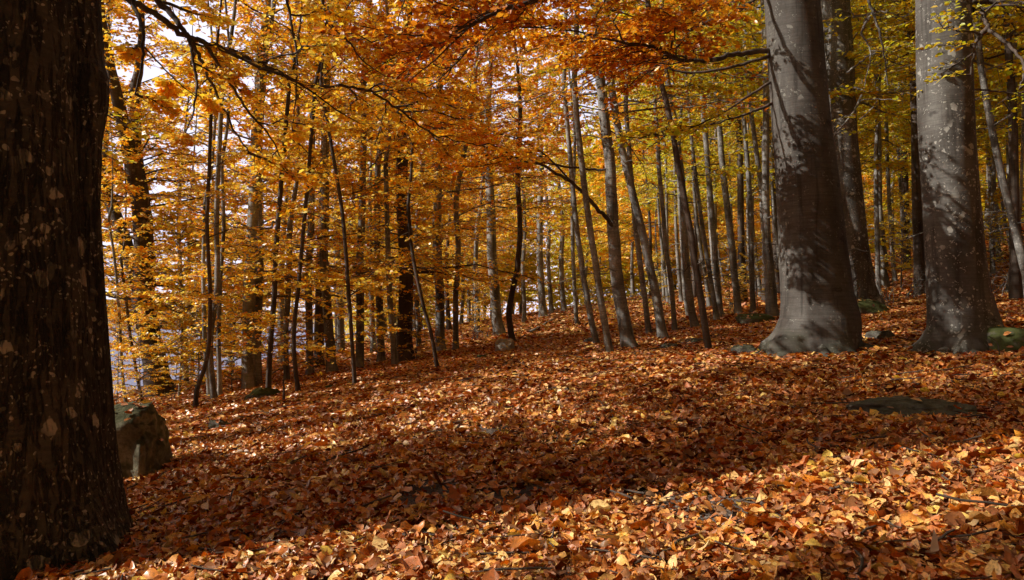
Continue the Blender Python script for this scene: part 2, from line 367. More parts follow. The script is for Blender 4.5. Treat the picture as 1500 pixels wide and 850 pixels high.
def crown(bag_w, bag_l, cen, rad, cb, H, base, nb, Lmax, nt, nl, ls, rg, el=(.1, .9), hexa=False, side=None, tl=.42, clump=True, r0=.02):
    z = cen[:, 2] - base[2]
    h = cb + (H - cb) * rg.random(nb) ** 1.05
    h = np.sort(h)
    st = np.stack([np.interp(h, z, cen[:, k]) for k in range(3)], -1)
    az = (np.arange(nb) * 2.399 + rg.uniform(-.6, .6, nb))
    if side is not None:
        s_az, w = side; az = np.where(rg.random(nb) < w, s_az + rg.normal(0, .7, nb), az)
    f = (h - cb) / max(H - cb, .1)
    Ln = Lmax * (1 - .55 * f) * rg.uniform(.45, 1.1, nb)
    e = el[0] + (el[1] - el[0]) * f + rg.normal(0, .12, nb)
    return spray(bag_w, bag_l, st, az, e, Ln, nt, nl, ls, hexa=hexa, rg=rg, tl=tl, r0=r0)

def slender(px, w, label, H=13, cb=3., Lmax=1.8, nb=26, nt=12, nl=10, ls=.085, leaf=GOLD, bark=BARK_THIN, name='beech_tree', seed=0, forks=(), stems=(), flare=.5, d=None, group=None, cat='tree', el=(.1, .9), low=0):
    rg = np.random.default_rng(1000 + seed)
    if seed > 30: nb = int(nb * 1.15); nt = 15; nl = 12; Lmax *= 1.15; w *= .86
    base = hit(*px[0]) if d is None else P(px[0][0], px[0][1], d)
    d = base[1]; gb = float(ground(base[0], base[1]))
    root = thing(name, (base[0], base[1], gb), label, cat, group)
    base = np.array([base[0], base[1], gb])
    wb, lb = Bag(), Bag()
    tb = Bag()
    def stem(pts, w0, dd, ext=True, fl=flare):
        pw = np.array([P(a, b, dd + (c[0] if c else 0)) for a, b, *c in pts])
        n = max(10, 5 * len(pts))
        cen = catmull(pw, n)
        r0 = w0 / 2 / F * dd
        cen[1:, 0] += np.cumsum(rg.normal(0, r0 * .10, n - 1)) * .7; cen[1:, 1] += np.cumsum(rg.normal(0, r0 * .12, n - 1))
        zz = cen[:, 2] - cen[0, 2]
        rad = r0 * np.clip(1.12 - zz / 18, .35, 2)
        if ext: cen, rad = extend(cen, rad, H, base)
        # sink below ground
        c0 = cen[0] - np.array([0, 0, .25]); 
        if fl: cen = np.vstack([c0, cen]); rad = np.concatenate([[rad[0] * 1.3], rad])
        # extra rings at the foot
        if fl:
            extra = [cen[1] + (cen[2] - cen[1]) * q for q in (.12, .3, .55)]
            cen = np.vstack([cen[:2], extra, cen[2:]]); rad = np.concatenate([rad[:2], [rad[1] * .98] * 3, rad[2:]])
        trunk_mesh(cen, rad, 12 if w0 > 9 else 8, flare=r0 * fl, fh=max(.10, r0 * 1.5), lobes=int(rg.integers(3, 6)), ph=rg.uniform(0, 6), rough=.035, basez=gb, bag=tb, seed=seed)
        return cen, rad
    main = stem(px, w, d)
    cens = [main]
    for pts, w2 in forks: cens.append(stem([px_ for px_ in pts], w2, d, True, 0))
    for pts, w2, dd in stems: cens.append(stem([px_ for px_ in pts], w2, d + dd))
    for q, (cen, rad) in enumerate(cens):
        n_ = nb if q == 0 else int(nb * .6)
        if q and cen[0, 2] - gb > .6: cb_ = max(cb, cen[0, 2] - gb)
        else: cb_ = cb
        crown(wb, lb, cen, rad, cb_, H - .4, base, n_, Lmax, nt, nl, ls, rg, el=el, r0=max(.008, min(.022, w / 2 / F * d * .22)))
        if seed > 30: crown(wb, None, cen, rad, .9, cb_, base, 9, .8, 4, 0, 0, rg, el=(.1, .5), r0=.008)
        if low: crown(wb, lb, cen, rad, .5, cb_, base, low, Lmax * .6, nt // 2, nl // 2, ls, rg, el=(.0, .3), r0=.006)
    for cen, rad in cens: wb.add(*tubes(cen[None], rad[None] * .5, 5))
    tb.mk('trunk', bark, root, True, base)
    wb.mk('branch', BARK_DARK if bark is not BARK_THIN else bark, root, False, base)
    lb.mk('crown', leaf, root, False, base)
    return root

def sil_trunk(sil, d, H, base, k=72, flare=.25, fh=.3, lobes=6, ph=0, rough=.012, seed=0, bag=None, rings=60, tw=0, ridge=0.):
    ys_ = np.array([s_[0] for s_ in sil]); L = np.array([s_[1] for s_ in sil]); Rr = np.array([s_[2] for s_ in sil])
    o = np.argsort(-ys_); ys_, L, Rr = ys_[o], L[o], Rr[o]
    yy = np.concatenate([np.linspace(ys_[0], ys_[0] - 80, 22)[:-1], np.linspace(ys_[0] - 80, ys_[-1], rings)])
    l = np.interp(-yy, -ys_, L); r = np.interp(-yy, -ys_, Rr)
    kk = np.array([.25, .5, .25]); 
    for _ in range(3):
        l[1:-1] = np.convolve(l, kk, 'valid'); r[1:-1] = np.convolve(r, kk, 'valid')
    cen = np.array([P((a + b) / 2, y, d) for a, b, y in zip(l, r, yy)])
    rad = (r - l) / 2 / F * d
    cen, rad = extend(cen, rad, H, base)
    cen = np.vstack([cen[0] - [0, 0, .5], cen]); rad = np.concatenate([[rad[0]], rad])
    rg = np.random.default_rng(seed + 500); c0 = cen[1]; R0 = rad[1]; nr = 8 if seed > 9 else 0
    for q in range(nr):
        a = q * 2 * np.pi / nr + rg.uniform(-.3, .3); ln = R0 * rg.uniform(1.3, 2.3); w_ = R0 * rg.uniform(.14, .26)
        t = np.linspace(0, 1, 12); rr = R0 * .55 + ln * t; a2 = a + rg.normal(0, .35) * t ** 2
        X, Y = c0[0] + rr * np.cos(a2), c0[1] + rr * np.sin(a2); rt = w_ * (1 - t) ** .8 + .012
        Zr = ground(X, Y) + R0 * .42 * np.exp(-t * 4.5) - rt * .45 + .012 * np.sin(t * 9 + q) - .05 * t ** 3
        bag.add(*tubes(np.stack([X, Y, Zr], -1)[None], rt[None], 12))
    trunk_mesh(cen, rad, k, flare, fh, lobes, ph, rough, base[2], bag, seed, ridge)
    return cen, rad

def limb(root, origin, pts, r0, r1, leaf=None, wood=BARK_DARK, nb=0, Lmax=1., nt=8, nl=8, ls=.08, seed=0, hexa=True, name='branch', tl=.5, side_el=(-.2, .25), leafp=None, t0=0.1, tips=True):
    """one limb through pixel+depth points, with side sprays"""
    rg = np.random.default_rng(seed + 77)
    pw = np.array([P(a, b, c) for a, b, c in pts]); n = 6 * len(pts)
    cen = catmull(pw, n); 
    cen[2:-1] += rg.normal(0, r0 * .25, (n - 3, 3))
    rad = np.linspace(r0, r1, n)
    wb, lb = Bag(), Bag(); wb.add(*tubes(cen[None], rad[None], 8))
    if nb:
        t = np.sort(rg.uniform(t0, 1, nb)); st = np.stack([np.interp(t, np.linspace(0, 1, n), cen[:, k]) for k in range(3)], -1)
        T = np.gradient(cen, axis=0); ta = np.interp(t, np.linspace(0, 1, n), np.unwrap(np.arctan2(T[:, 1], T[:, 0])))
        az = ta + np.where(np.arange(nb) % 2 == 0, 1, -1) * rg.uniform(.4, 1.2, nb)
        if tips: st[-1] = cen[-1]; az[-1] = ta[-1]
        Ln = Lmax * (1.1 - .6 * t) * rg.uniform(.5, 1.1, nb)
        el = rg.uniform(side_el[0], side_el[1], nb)
        spray(wb, lb, st, az, el, Ln, nt, nl, ls, r0=min(.012, r0 * .5), hexa=hexa, rg=rg, tl=tl)
    wb.mk(name, wood, root, True, origin)
    if lb.n:
        lb.mk('foliage', leaf, root, False, origin)

# ---- old beech, left foreground
base = np.array([-2.35, 3.45, 0]); base[2] = float(ground(base[0], base[1])); OB = base.copy()
old = thing('old_beech_tree', base, 'huge dark old trunk with rough flaky bark filling the left edge', 'tree')
b_ = Bag()
sil_trunk([(850, -165, 160), (800, -163, 152), (740, -160, 140), (650, -158, 130), (550, -158, 122), (420, -158, 116), (300, -158, 110), (190, -158, 108), (100, -158, 108), (0, -158, 106), (-300, -150, 96)], 3.45, 13, base, flare=.08, fh=.2, lobes=5, ph=1.0, rough=.012, bag=b_, seed=3, k=300, rings=330, ridge=.026)
sil_trunk([(850, 60, 178), (740, 66, 170), (650, 66, 162), (550, 66, 155), (420, 62, 147), (300, 58, 140), (200, 56, 142), (150, 56, 150), (118, 56, 151), (90, 56, 144), (0, 54, 140), (-300, 46, 130)], 3.6, 11, base, k=160, rings=330, flare=.05, fh=.18, lobes=4, ph=2.2, rough=.03, bag=b_, seed=5, ridge=.03)
b_.mk('trunk', BARK_OLD, old, True, base)
LG = dict(leaf=GOLD, ls=.055, nt=14, nl=12)
limb(old, base, [(60, -330, 3.7), (120, -90, 4.2), (185, -5, 4.8), (232, 24, 5.0), (270, 52, 5.1), (300, 62, 5.2), (350, 82, 5.4), (400, 103, 5.6), (450, 126, 5.8), (500, 127, 6.0), (540, 134, 6.2), (580, 158, 6.4), (620, 188, 6.6), (660, 204, 6.8), (705, 213, 7.0)], .026, .005, nb=14, Lmax=1.2, seed=1, t0=.25, **LG)
limb(old, base, [(538, 133, 6.2), (560, 122, 6.3), (600, 123, 6.4), (640, 128, 6.5)], .008, .003, nb=4, Lmax=1.0, seed=2, **LG)
limb(old, base, [(170, -60, 4.9), (231, 0, 5.1), (252, 22, 5.1), (271, 48, 5.1), (289, 78, 5.2), (308, 116, 5.3), (338, 183, 5.5), (364, 224, 5.6)], .026, .005, nb=4, Lmax=.9, seed=3, **LG)
limb(old, base, [(276, 55, 5.1), (282, 82, 5.1), (288, 123, 5.1), (284, 160, 5.0), (267, 205, 5.0)], .014, .004, nb=2, Lmax=.5, seed=4, **LG)
limb(old, base, [(188, -10, 4.7), (196, 6, 4.7), (209, 45, 4.6), (209, 90, 4.6), (198, 138, 4.6)], .018, .005, nb=2, Lmax=.45, seed=5, **LG)
limb(old, base, [(400, -60, 5.6), (420, 0, 5.7), (427, 37, 5.7), (435, 86, 5.7), (433, 149, 5.7), (428, 190, 5.7)], .014, .004, nb=3, Lmax=.8, seed=6, **LG)
limb(old, base, [(460, -50, 6), (472, 0, 6.1), (483, 34, 6.1), (513, 63, 6.2), (532, 90, 6.3), (580, 120, 6.4)], .013, .004, nb=4, Lmax=1., seed=7, **LG)
limb(old, base, [(300, 62, 5.2), (330, 110, 5.4), (365, 165, 5.6), (395, 200, 5.8), (420, 250, 6.0)], .013, .004, nb=4, Lmax=.8, seed=8, **LG)
limb(old, base, [(209, 66, 4.6), (235, 95, 4.8), (262, 122, 5.0), (285, 140, 5.1)], .006, .003, nb=2, Lmax=.5, seed=9, **LG)
LH = dict(leaf=ORANGE, ls=.07, nt=13, nl=11)
limb(old, base, [(60, -500, 3.9), (250, -220, 5), (420, -110, 6.2), (600, -60, 7.2), (760, -10, 8)], .04, .008, nb=12, Lmax=1.9, seed=10, side_el=(-.5, .1), **LH)
limb(old, base, [(60, -420, 3.9), (150, -160, 5.6), (250, -60, 7), (330, -10, 8.2), (420, 40, 9)], .03, .006, nb=8, Lmax=1.5, seed=11, side_el=(-.4, .1), **LH)

# ---- big beeches, right
base = hit(1190, 516); RB = base.copy()
b1 = thing('big_beech_tree', base, 'big smooth beech with spreading root flare, leftmost of the three thick right hand trunks', 'tree'); b_ = Bag()
sil_trunk([(516, 1136, 1250), (470, 1145, 1255), (430, 1147, 1246), (350, 1143, 1235), (250, 1138, 1224), (200, 1134, 1216), (100, 1126, 1207), (0, 1120, 1199), (-400, 1100, 1160)], base[1], 15, base, flare=.15, fh=.13, lobes=5, ph=.4, bag=b_, seed=11)
b_.mk('trunk', BARK_BIG, b1, True, base); dd = base[1]
LR = dict(leaf=RUST, ls=.07, nt=12, nl=10)
limb(b1, base, [(1128, 74, dd), (1080, 80, dd - .2), (1040, 88, dd - .4), (1000, 88, dd - .6), (960, 70, dd - .8), (900, 60, dd - 1), (850, 48, dd - 1.2), (790, 40, dd - 1.4)], .035, .006, nb=26, Lmax=1.5, seed=21, t0=.35, **LR)
limb(b1, base, [(1130, 82, dd), (1060, 101, dd + .1), (1000, 106, dd + .2), (960, 92, dd + .3), (920, 74, dd + .3), (870, 66, dd + .4)], .022, .005, nb=14, Lmax=1.3, seed=22, t0=.4, **LR)
limb(b1, base, [(1134, 118, dd), (1100, 138, dd - .1), (1060, 165, dd - .3), (1000, 192, dd - .5), (940, 203, dd - .7)], .018, .004, nb=10, Lmax=.7, seed=23, t0=.5, leaf=OLIVE, ls=.08, nt=6, nl=5)
limb(b1, base, [(1136, 150, dd), (1100, 165, dd), (1060, 178, dd - .1), (1010, 192, dd - .2)], .020, .004, nb=7, Lmax=.6, seed=24, t0=.5, leaf=OLIVE, ls=.08, nt=6, nl=4)
limb(b1, base, [(1122, -20, dd), (1090, 10, dd - .3), (1050, 28, dd - .6), (1010, 40, dd - .9), (950, 30, dd - 1.2), (880, 10, dd - 1.5)], .028, .006, nb=18, Lmax=1.6, seed=25, t0=.35, **LR)
limb(b1, base, [(1120, -190, dd), (1000, -130, dd - 1), (900, -60, dd - 1.8), (800, -10, dd - 2.2), (700, 30, dd - 2.4), (620, 70, dd - 2.6)], .05, .008, nb=34, Lmax=1.9, seed=26, side_el=(-.45, .1), t0=.25, **LR)
limb(b1, base, [(1120, -260, dd), (1010, -200, dd + .6), (880, -100, dd + 1), (780, -20, dd + 1.2), (700, 60, dd + 1.2), (640, 120, dd + 1.2)], .05, .008, nb=34, Lmax=2.1, seed=27, side_el=(-.4, .1), t0=.3, **{**LR, 'leaf': ORANGE})

base = hit(1262, 458)
b2 = thing('big_beech_tree', base, 'thick mossy footed beech trunk just behind the big root flared beech', 'tree'); b_ = Bag()
sil_trunk([(458, 1238, 1284), (430, 1240, 1279), (380, 1235, 1272), (300, 1222, 1264), (200, 1213, 1255), (100, 1208, 1250), (0, 1203, 1243), (-300, 1190, 1222)], base[1], 16, base, k=48, flare=.22, fh=.22, lobes=4, ph=2, bag=b_, seed=12)
b_.mk('trunk', BARK_LICH, b2, True, base); dd = base[1]
for q, pts in enumerate([[(1250, 128, dd - .3), (1290, 138, dd - .5), (1340, 132, dd - .4), (1400, 140, dd)], [(1240, 108, dd - .4), (1262, 90, dd - .7), (1285, 74, dd - .9), (1310, 76, dd - 1.2)],
                         [(1212, 62, dd - .3), (1190, 55, dd - .6), (1160, 80, dd + .2)], [(1250, 25, dd - .3), (1300, 18, dd - .8), (1350, 40, dd - .8)],
                         [(1262, 140, dd - .9), (1250, 165, dd - 1.6), (1218, 200, dd - 2), (1190, 215, dd - 2.2)], [(1272, 0, dd - 3), (1286, 40, dd - 3), (1297, 90, dd - 3), (1300, 125, dd - 3)],
                         [(1278, 20, dd - 2.4), (1262, 48, dd - 2.4), (1275, 75, dd - 2.4), (1266, 130, dd - 2.4)]]):
    limb(b2, base, pts, .024, .006, nb=6 if q != 5 else 3, Lmax=.8, seed=40 + q, leaf=OLIVE, ls=.08, nt=4, nl=3, wood=BARK_THIN, hexa=False)
w2, l2 = Bag(), Bag(); cen = np.array([base + [-.9, 0, z] for z in np.linspace(5, 15, 10)])
crown(w2, l2, cen, None, 6.5, 15, base, 26, 3.2, 14, 11, .10, np.random.default_rng(5)); w2.mk('branch', BARK_BIG, b2, False, base); l2.mk('crown', OLIVE, b2, False, base)

base = hit(1412, 512)
b3 = thing('big_beech_tree', base, 'thick beech trunk blotched with pale lichen, rightmost of the three thick right hand trunks', 'tree'); b_ = Bag()
sil_trunk([(512, 1360, 1458), (480, 1364, 1456), (430, 1362, 1446), (400, 1361, 1441), (300, 1355, 1430), (200, 1350, 1424), (100, 1347, 1420), (0, 1345, 1418), (-400, 1340, 1395)], base[1], 15, base, flare=.14, fh=.14, lobes=5, ph=2.6, bag=b_, seed=13)
b_.mk('trunk', BARK_LICH, b3, True, base); dd = base[1]
for q, pts in enumerate([[(1418, 14, dd), (1440, 17, dd - .3), (1446, 42, dd - .5), (1480, 68, dd - .7), (1500, 100, dd - .9), (1494, 130, dd - .9)],
                         [(1446, 42, dd - .5), (1430, 62, dd - .5), (1422, 110, dd - .5)], [(1418, 10, dd), (1450, 2, dd - .2), (1500, 10, dd - .3), (1560, 0, dd - .3)],
                         [(1420, 130, dd + .2), (1460, 134, dd + .5), (1520, 140, dd + .9)]]):
    limb(b3, base, pts, .028 if q != 3 else .012, .008, nb=5, Lmax=.9, seed=60 + q, leaf=OLIVE, ls=.06, nt=7, nl=6)
for bb_, o, sd, dx in ((b1, RB, 6, -.9), (b3, base, 7, -.5)):
    w2, l2 = Bag(), Bag(); cen = np.array([o + [dx * (z / 8), 0, z] for z in np.linspace(5, 15, 10)])
    crown(w2, l2, cen, None, 6.5, 15, o, 22, 3.5, 14, 10, .10, np.random.default_rng(sd)); w2.mk('bough', BARK_BIG, bb_, False, o); l2.mk('crown', RUST if sd == 6 else OLIVE, bb_, False, o)

# ------------------------------------------------------------------ trees one can tell apart
LFT = dict(cb=1.7, Lmax=2.7, nb=38, nt=17, nl=13, H=8.8, ls=.08, leaf=ORANGE, low=5)
YNG = dict(cb=.7, Lmax=1.5, nb=22, nt=12, nl=11, H=7, ls=.075, leaf=GOLD, bark=BARK_DARK, name='young_beech_tree')
T = [
 # left side
 dict(px=[(232, 582), (226, 520), (215, 470), (209, 440)], w=30, label='forked beech by the lake whose trunk splits low into two leaning stems', seed=1, forks=[([(212, 455), (196, 400), (182, 356), (160, 300), (140, 250), (120, 180)], 17), ([(211, 450), (220, 410), (213, 361), (207, 284), (200, 211), (196, 130)], 17), ([(214, 462), (190, 440), (166, 434), (140, 425)], 6)], **{**LFT, 'bark': BARK_DARK, 'cb': 1.4, 'nb': 60, 'leaf': GOLD}),
 dict(px=[(287, 601), (289, 570), (304, 520), (309, 440), (305, 330), (310, 230), (312, 100)], w=6, label='thin dark crooked stem bowing left at its foot beside the cluster near the lake', seed=2, **YNG),
 dict(px=[(314, 588), (308, 500), (318, 420), (318, 330), (322, 230), (330, 100)], w=8, label='cluster of thin grey stems sprouting from one foot near the lake', seed=3, stems=[([(322, 582), (321, 500), (323, 420), (328, 330), (326, 240)], 6, .3), ([(307, 580), (300, 500), (298, 410), (300, 300)], 6, .8)], **{**YNG, 'bark': BARK_THIN, 'H': 9}),
 dict(px=[(366, 572), (362, 500), (362, 430), (368, 330), (373, 220), (378, 80)], w=17, label='pair of close set trunks rising from one foot beside the green mossy rock', seed=4, stems=[([(378, 570), (376, 480), (378, 400), (377, 300), (380, 200), (392, 60)], 12, .3)], **LFT),
 dict(px=[(393, 577), (397, 500), (402, 430), (407, 340), (414, 260), (425, 120)], w=7.5, label='thin dark young beech just right of the paired trunks and the mossy rock', seed=5, **YNG),
 dict(px=[(437, 579), (430, 500), (437, 420), (444, 340), (452, 250), (462, 120)], w=6, label='thin young beech curving right, in front of a pale straight trunk', seed=6, **YNG),
 dict(px=[(455, 552), (454, 480), (453, 400), (455, 320), (458, 160)], w=10, label='pale straight sunlit beech trunk left of a thicker mottled one', seed=7, **{**LFT, 'leaf': GOLD}),
 dict(px=[(487, 548), (482, 480), (478, 400), (479, 320), (482, 100)], w=13, label='mottled grey beech trunk with a bulge near its foot, third thick trunk from the lake', seed=8, **{**LFT, 'leaf': GOLD}),
 dict(px=[(520, 567), (514, 490), (507, 400), (500, 310), (486, 220), (470, 120)], w=5.5, label='long thin sapling leaning left, standing alone at the edge of the leaf carpet', seed=9, **{**YNG, 'H': 8}),
 dict(px=[(527, 541), (529, 470), (529, 400), (531, 320), (534, 100)], w=11, label='dark straight beech trunk between the leaning sapling and a group of grey trunks', seed=10, **LFT),
 dict(px=[(559, 533), (556, 460), (551, 380), (553, 240)], w=10, label='grey trunk in a row of three left of the darkest thick trunk', seed=11, **{**LFT, 'leaf': GOLD}),
 dict(px=[(579, 538), (574, 460), (569, 380), (566, 240)], w=8, label='narrow grey trunk pressed close to the darkest thick trunk', seed=12, **{**LFT, 'leaf': GOLD}),
 dict(px=[(594, 533), (592, 450), (592, 360), (593, 250), (596, 60)], w=20, label='thickest dark upright beech on the left side of the path', seed=13, **{**LFT, 'bark': BARK_DARK, 'nb': 46}),
 dict(px=[(641, 541), (632, 490), (618, 440), (604, 370), (598, 300)], w=5, label='leaning thin sapling at the leaf edge right of the thickest dark beech', seed=14, **{**YNG, 'cb': 1.6}),
 dict(px=[(646, 517), (645, 440), (642, 360), (643, 270), (645, 100)], w=13, label='dark backed beech with sunlit left edge, right of the leaning sapling', seed=15, **{**LFT, 'cb': 2.6, 'low': 0}),
 dict(px=[(668, 515), (667, 440), (671, 370), (667, 300), (674, 240)], w=8, label='slim wavy pale trunk right of the dark backed beech', seed=16, **{**LFT, 'cb': 2.6, 'low': 0}),
 dict(px=[(732, 493), (726, 440), (722, 380), (720, 300), (716, 150)], w=14, label='stout beech on the left of the path just behind the pale boulder', seed=17, **{**LFT, 'cb': 3.2, 'low': 0}),
 dict(px=[(751, 504), (745, 465), (749, 430), (758, 390), (762, 330), (759, 260)], w=8, label='dark S shaped young beech growing beside the pale boulder', seed=18, **{**YNG, 'H': 9, 'cb': 2.8}),
 dict(px=[(796, 466), (794, 430), (791, 380), (790, 300)], w=10, label='beech with white sunlit left side at the crest of the path', seed=19, **{**LFT, 'cb': 4, 'ls': .13, 'H': 13, 'Lmax': 2.6, 'low': 0}),
 dict(px=[(808, 462), (806, 430), (803, 380)], w=6, label='slim dark trunk just right of the white sided beech at the path crest', seed=22, **{**LFT, 'cb': 3.5, 'ls': .13, 'H': 13, 'leaf': GOLD, 'low': 0}),
 dict(px=[(826, 458), (824, 430), (822, 380)], w=7, label='straight trunk standing at the very end of the visible path', seed=23, **{**LFT, 'cb': 3.5, 'ls': .13, 'H': 13, 'leaf': GOLD, 'low': 0}),
 dict(px=[(768, 474), (767, 440), (765, 390)], w=6, label='thin grey trunk between the boulder and the path crest', seed=24, **{**LFT, 'cb': 3.5, 'ls': .12, 'H': 12, 'leaf': GOLD, 'low': 0}),
 dict(px=[(700, 490), (699, 450), (697, 400), (700, 330)], w=7, label='slim trunk among brown brush left of the pale boulder', seed=25, **{**LFT, 'cb': 2.6, 'low': 0, 'leaf': GOLD}),
 dict(px=[(614, 520), (612, 460), (609, 400), (612, 300)], w=7, label='slim pale trunk behind the leaning sapling', seed=26, **{**LFT, 'leaf': GOLD}),
 dict(px=[(420, 560), (418, 500), (421, 430), (424, 330)], w=8, label='slim grey trunk behind the two thin dark young beeches', seed=27, **{**LFT, 'leaf': GOLD}),
 dict(px=[(185, 598), (179, 540), (176, 470), (170, 400), (160, 320)], w=4, label='thin pale sapling nearest the huge dark trunk', seed=20, **{**YNG, 'bark': BARK_THIN, 'H': 5}),
 dict(px=[(208, 592), (199, 540), (190, 480), (184, 430), (178, 380)], w=4, label='thin dark sapling left of the forked beech', seed=21, **{**YNG, 'H': 5}),
 # right side
 dict(px=[(845, 478), (842, 430), (840, 380), (838, 300)], w=6.5, label='pale beech with a green swollen foot on the right edge of the path', seed=31, cb=3.2, Lmax=2.2, nb=26, H=12, ls=.1, leaf=YELLOW),
 dict(px=[(874, 507), (862, 450), (852, 390), (842, 310), (834, 220), (826, 120)], w=9, label='slim beech leaning left, first of the leaning row right of the path', seed=32, cb=3.4, Lmax=2., nb=26, H=12, leaf=ORANGE),
 dict(px=[(893, 521), (884, 460), (874, 400), (862, 320), (850, 220), (842, 120)], w=11, label='slim white streaked leaning beech, second of the leaning row right of the path', seed=33, cb=3.8, Lmax=2., nb=26, H=12, leaf=ORANGE),
 dict(px=[(923, 512), (912, 460), (903, 400), (895, 320), (886, 210), (875, 90), (868, 0)], w=20, label='thickest of the leaning beeches right of the path, its low limb reaching left', seed=34, cb=3.8, Lmax=2.8, nb=34, H=14, leaf=RUST, d=None),
 dict(px=[(972, 499), (962, 440), (948, 370), (926, 280), (906, 190), (893, 100), (888, 0)], w=14, label='curved beech bending left at the top, next right from the thickest leaning beech', seed=35, cb=4, Lmax=2.2, nb=30, H=13, leaf=ORANGE),
 dict(px=[(1039, 516), (1028, 448), (1016, 380), (1006, 320), (987, 217), (972, 140), (959, 85), (948, 0)], w=10.5, label='long bare dark stem leaning left in the open ground right of the path', seed=36, cb=3.6, Lmax=1.6, nb=24, H=10, leaf=OLIVE, bark=BARK_DARK, flare=.2),
 dict(px=[(1018, 482), (1010, 430), (1004, 360), (1002, 280), (990, 180), (975, 80), (970, 0)], w=12, label='bright sunlit grey beech crossing behind the long bare dark stem', seed=37, cb=4.5, Lmax=2.2, nb=28, H=14, leaf=OLIVE),
 dict(px=[(951, 492), (944, 430), (934, 360), (925, 280), (915, 160)], w=9, label='grey trunk half hidden behind the curved beech', seed=38, cb=4, Lmax=2., nb=24, H=13, leaf=OLIVE),
 dict(px=[(989, 487), (984, 420), (974, 340), (966, 250), (958, 120), (950, 0)], w=8, label='slim upright trunk between the curved beech and the bright sunlit one', seed=39, cb=4.5, Lmax=2., nb=24, H=13, leaf=OLIVE),
 dict(px=[(1055, 466), (1049, 400), (1042, 300), (1032, 180), (1022, 60)], w=10, label='grey beech with white left side just right of the bright sunlit one', seed=40, cb=5, Lmax=2.4, nb=26, H=15, ls=.1, leaf=OLIVE),
 dict(px=[(1082, 462), (1073, 380), (1062, 280), (1050, 160), (1040, 40)], w=11, label='leaning grey trunk midway between the long bare stem and the big root flared beech', seed=41, cb=5, Lmax=2.4, nb=26, H=15, ls=.1, leaf=OLIVE),
 dict(px=[(1103, 459), (1101, 380), (1097, 280), (1088, 160), (1082, 40)], w=9, label='straight slim trunk left of the big root flared beech, darker on its right side', seed=42, cb=5, Lmax=2.4, nb=26, H=15, ls=.1, leaf=OLIVE),
 dict(px=[(1136, 462), (1130, 380), (1116, 280), (1100, 160), (1090, 60)], w=9, label='slim trunk partly hidden behind the left root of the big beech', seed=43, cb=5, Lmax=2.4, nb=26, H=15, ls=.1, leaf=OLIVE),
 dict(px=[(1287, 430), (1286, 340), (1284, 240), (1288, 120), (1290, 20)], w=8, label='slim grey trunk seen just right of the mossy footed beech', seed=44, cb=5, Lmax=2.4, nb=24, H=15, ls=.1, leaf=OLIVE),
 dict(px=[(1311, 415), (1306, 340), (1300, 240), (1296, 120)], w=7, label='thin pale trunk midway in the gap between the two thick right hand trunks', seed=45, cb=4, Lmax=2.4, nb=24, H=15, ls=.11, leaf=OLIVE),
 dict(px=[(1329, 398), (1326, 320), (1324, 220), (1322, 100)], w=11, label='dark trunk in the gap left of the lichen blotched beech', seed=46, cb=4, Lmax=2.6, nb=26, H=15, ls=.12, leaf=OLIVE, bark=BARK_DARK),
 dict(px=[(1474, 432), (1484, 370), (1494, 300), (1497, 200)], w=5, label='thin white sapling leaning right at the right edge', seed=47, cb=3, Lmax=1.6, nb=18, H=9, ls=.1, leaf=OLIVE),
 dict(px=[(1455, 405), (1452, 330), (1455, 240), (1460, 100)], w=6, label='slim dark trunk standing just right of the lichen blotched beech', seed=48, cb=4, Lmax=2.4, nb=24, H=15, ls=.12, leaf=OLIVE),
 dict(px=[(1008, 466), (1002, 420), (998, 340), (994, 240), (1000, 120)], w=6, label='thin trunk behind the bright sunlit beech', seed=49, cb=5, Lmax=2.2, nb=22, H=15, ls=.11, leaf=OLIVE),
]
made = {}
for kw in T: made[kw['seed']] = slender(**kw)
# the low limb of the thickest leaning beech
o = np.array(made[34].location); dd = o[1]
LO = dict(leaf=ORANGE, ls=.08, nt=11, nl=9)
limb(made[34], o, [(900, 335, dd), (875, 305, dd - .3), (846, 275, dd - .6), (800, 245, dd - 1), (760, 232, dd - 1.3), (720, 218, dd - 1.6), (670, 196, dd - 1.9), (620, 182, dd - 2.2)], .035, .006, nb=13, Lmax=1.3, seed=80, t0=.4, name='limb', **LO)
limb(made[34], o, [(896, 248, dd), (850, 247, dd), (800, 238, dd - .1), (760, 222, dd - .2), (700, 190, dd - .4), (650, 150, dd - .5)], .022, .005, nb=13, Lmax=1.5, seed=81, t0=.3, name='limb', **LO)
limb(made[34], o, [(840, 270, dd - .6), (800, 228, dd - .6), (760, 205, dd - .6), (700, 190, dd - .6), (640, 178, dd - .8)], .016, .004, nb=13, Lmax=1.4, seed=82, t0=.2, name='limb', **LO)

# ------------------------------------------------------------------ background forest: prototypes copied
def proto(leaf, bark, cb, H, r, Lmax, nb, nt, nl, ls, seed, lean=0., name='beech_tree'):
    rg = np.random.default_rng(seed); root = thing(name, (0, 0, 0), 'x', 'tree')
    z = np.linspace(-.3, H, 16); cen = np.stack([lean * np.maximum(z, 0) ** 1.3 * .12 + .1 * np.sin(z * .6 + seed), .08 * np.sin(z * .8 + seed * 2), z], -1); cen[:, :2] -= cen[1, :2]
    rad = r * np.clip(1.05 - z / H * .95, .06, 2)
    tb, wb, lb = Bag(), Bag(), Bag()
    trunk_mesh(cen, rad, 8, r * .5, .2, 4, seed, .03, 0, tb, seed)
    crown(wb, lb, cen, rad, cb, H - .3, np.zeros(3), nb, Lmax, nt, nl, ls, rg, r0=.025)
    wb.add(*tubes(cen[None], rad[None] * .5, 5))
    if cb > 3: crown(wb, None, cen, rad, 1., cb, np.zeros(3), 9, .9, 4, 0, 0, rg, el=(.1, .5), r0=.01)
    tb.mk('trunk', bark, root, True); wb.mk('branch', bark, root); lb.mk('crown', leaf, root)
    return root
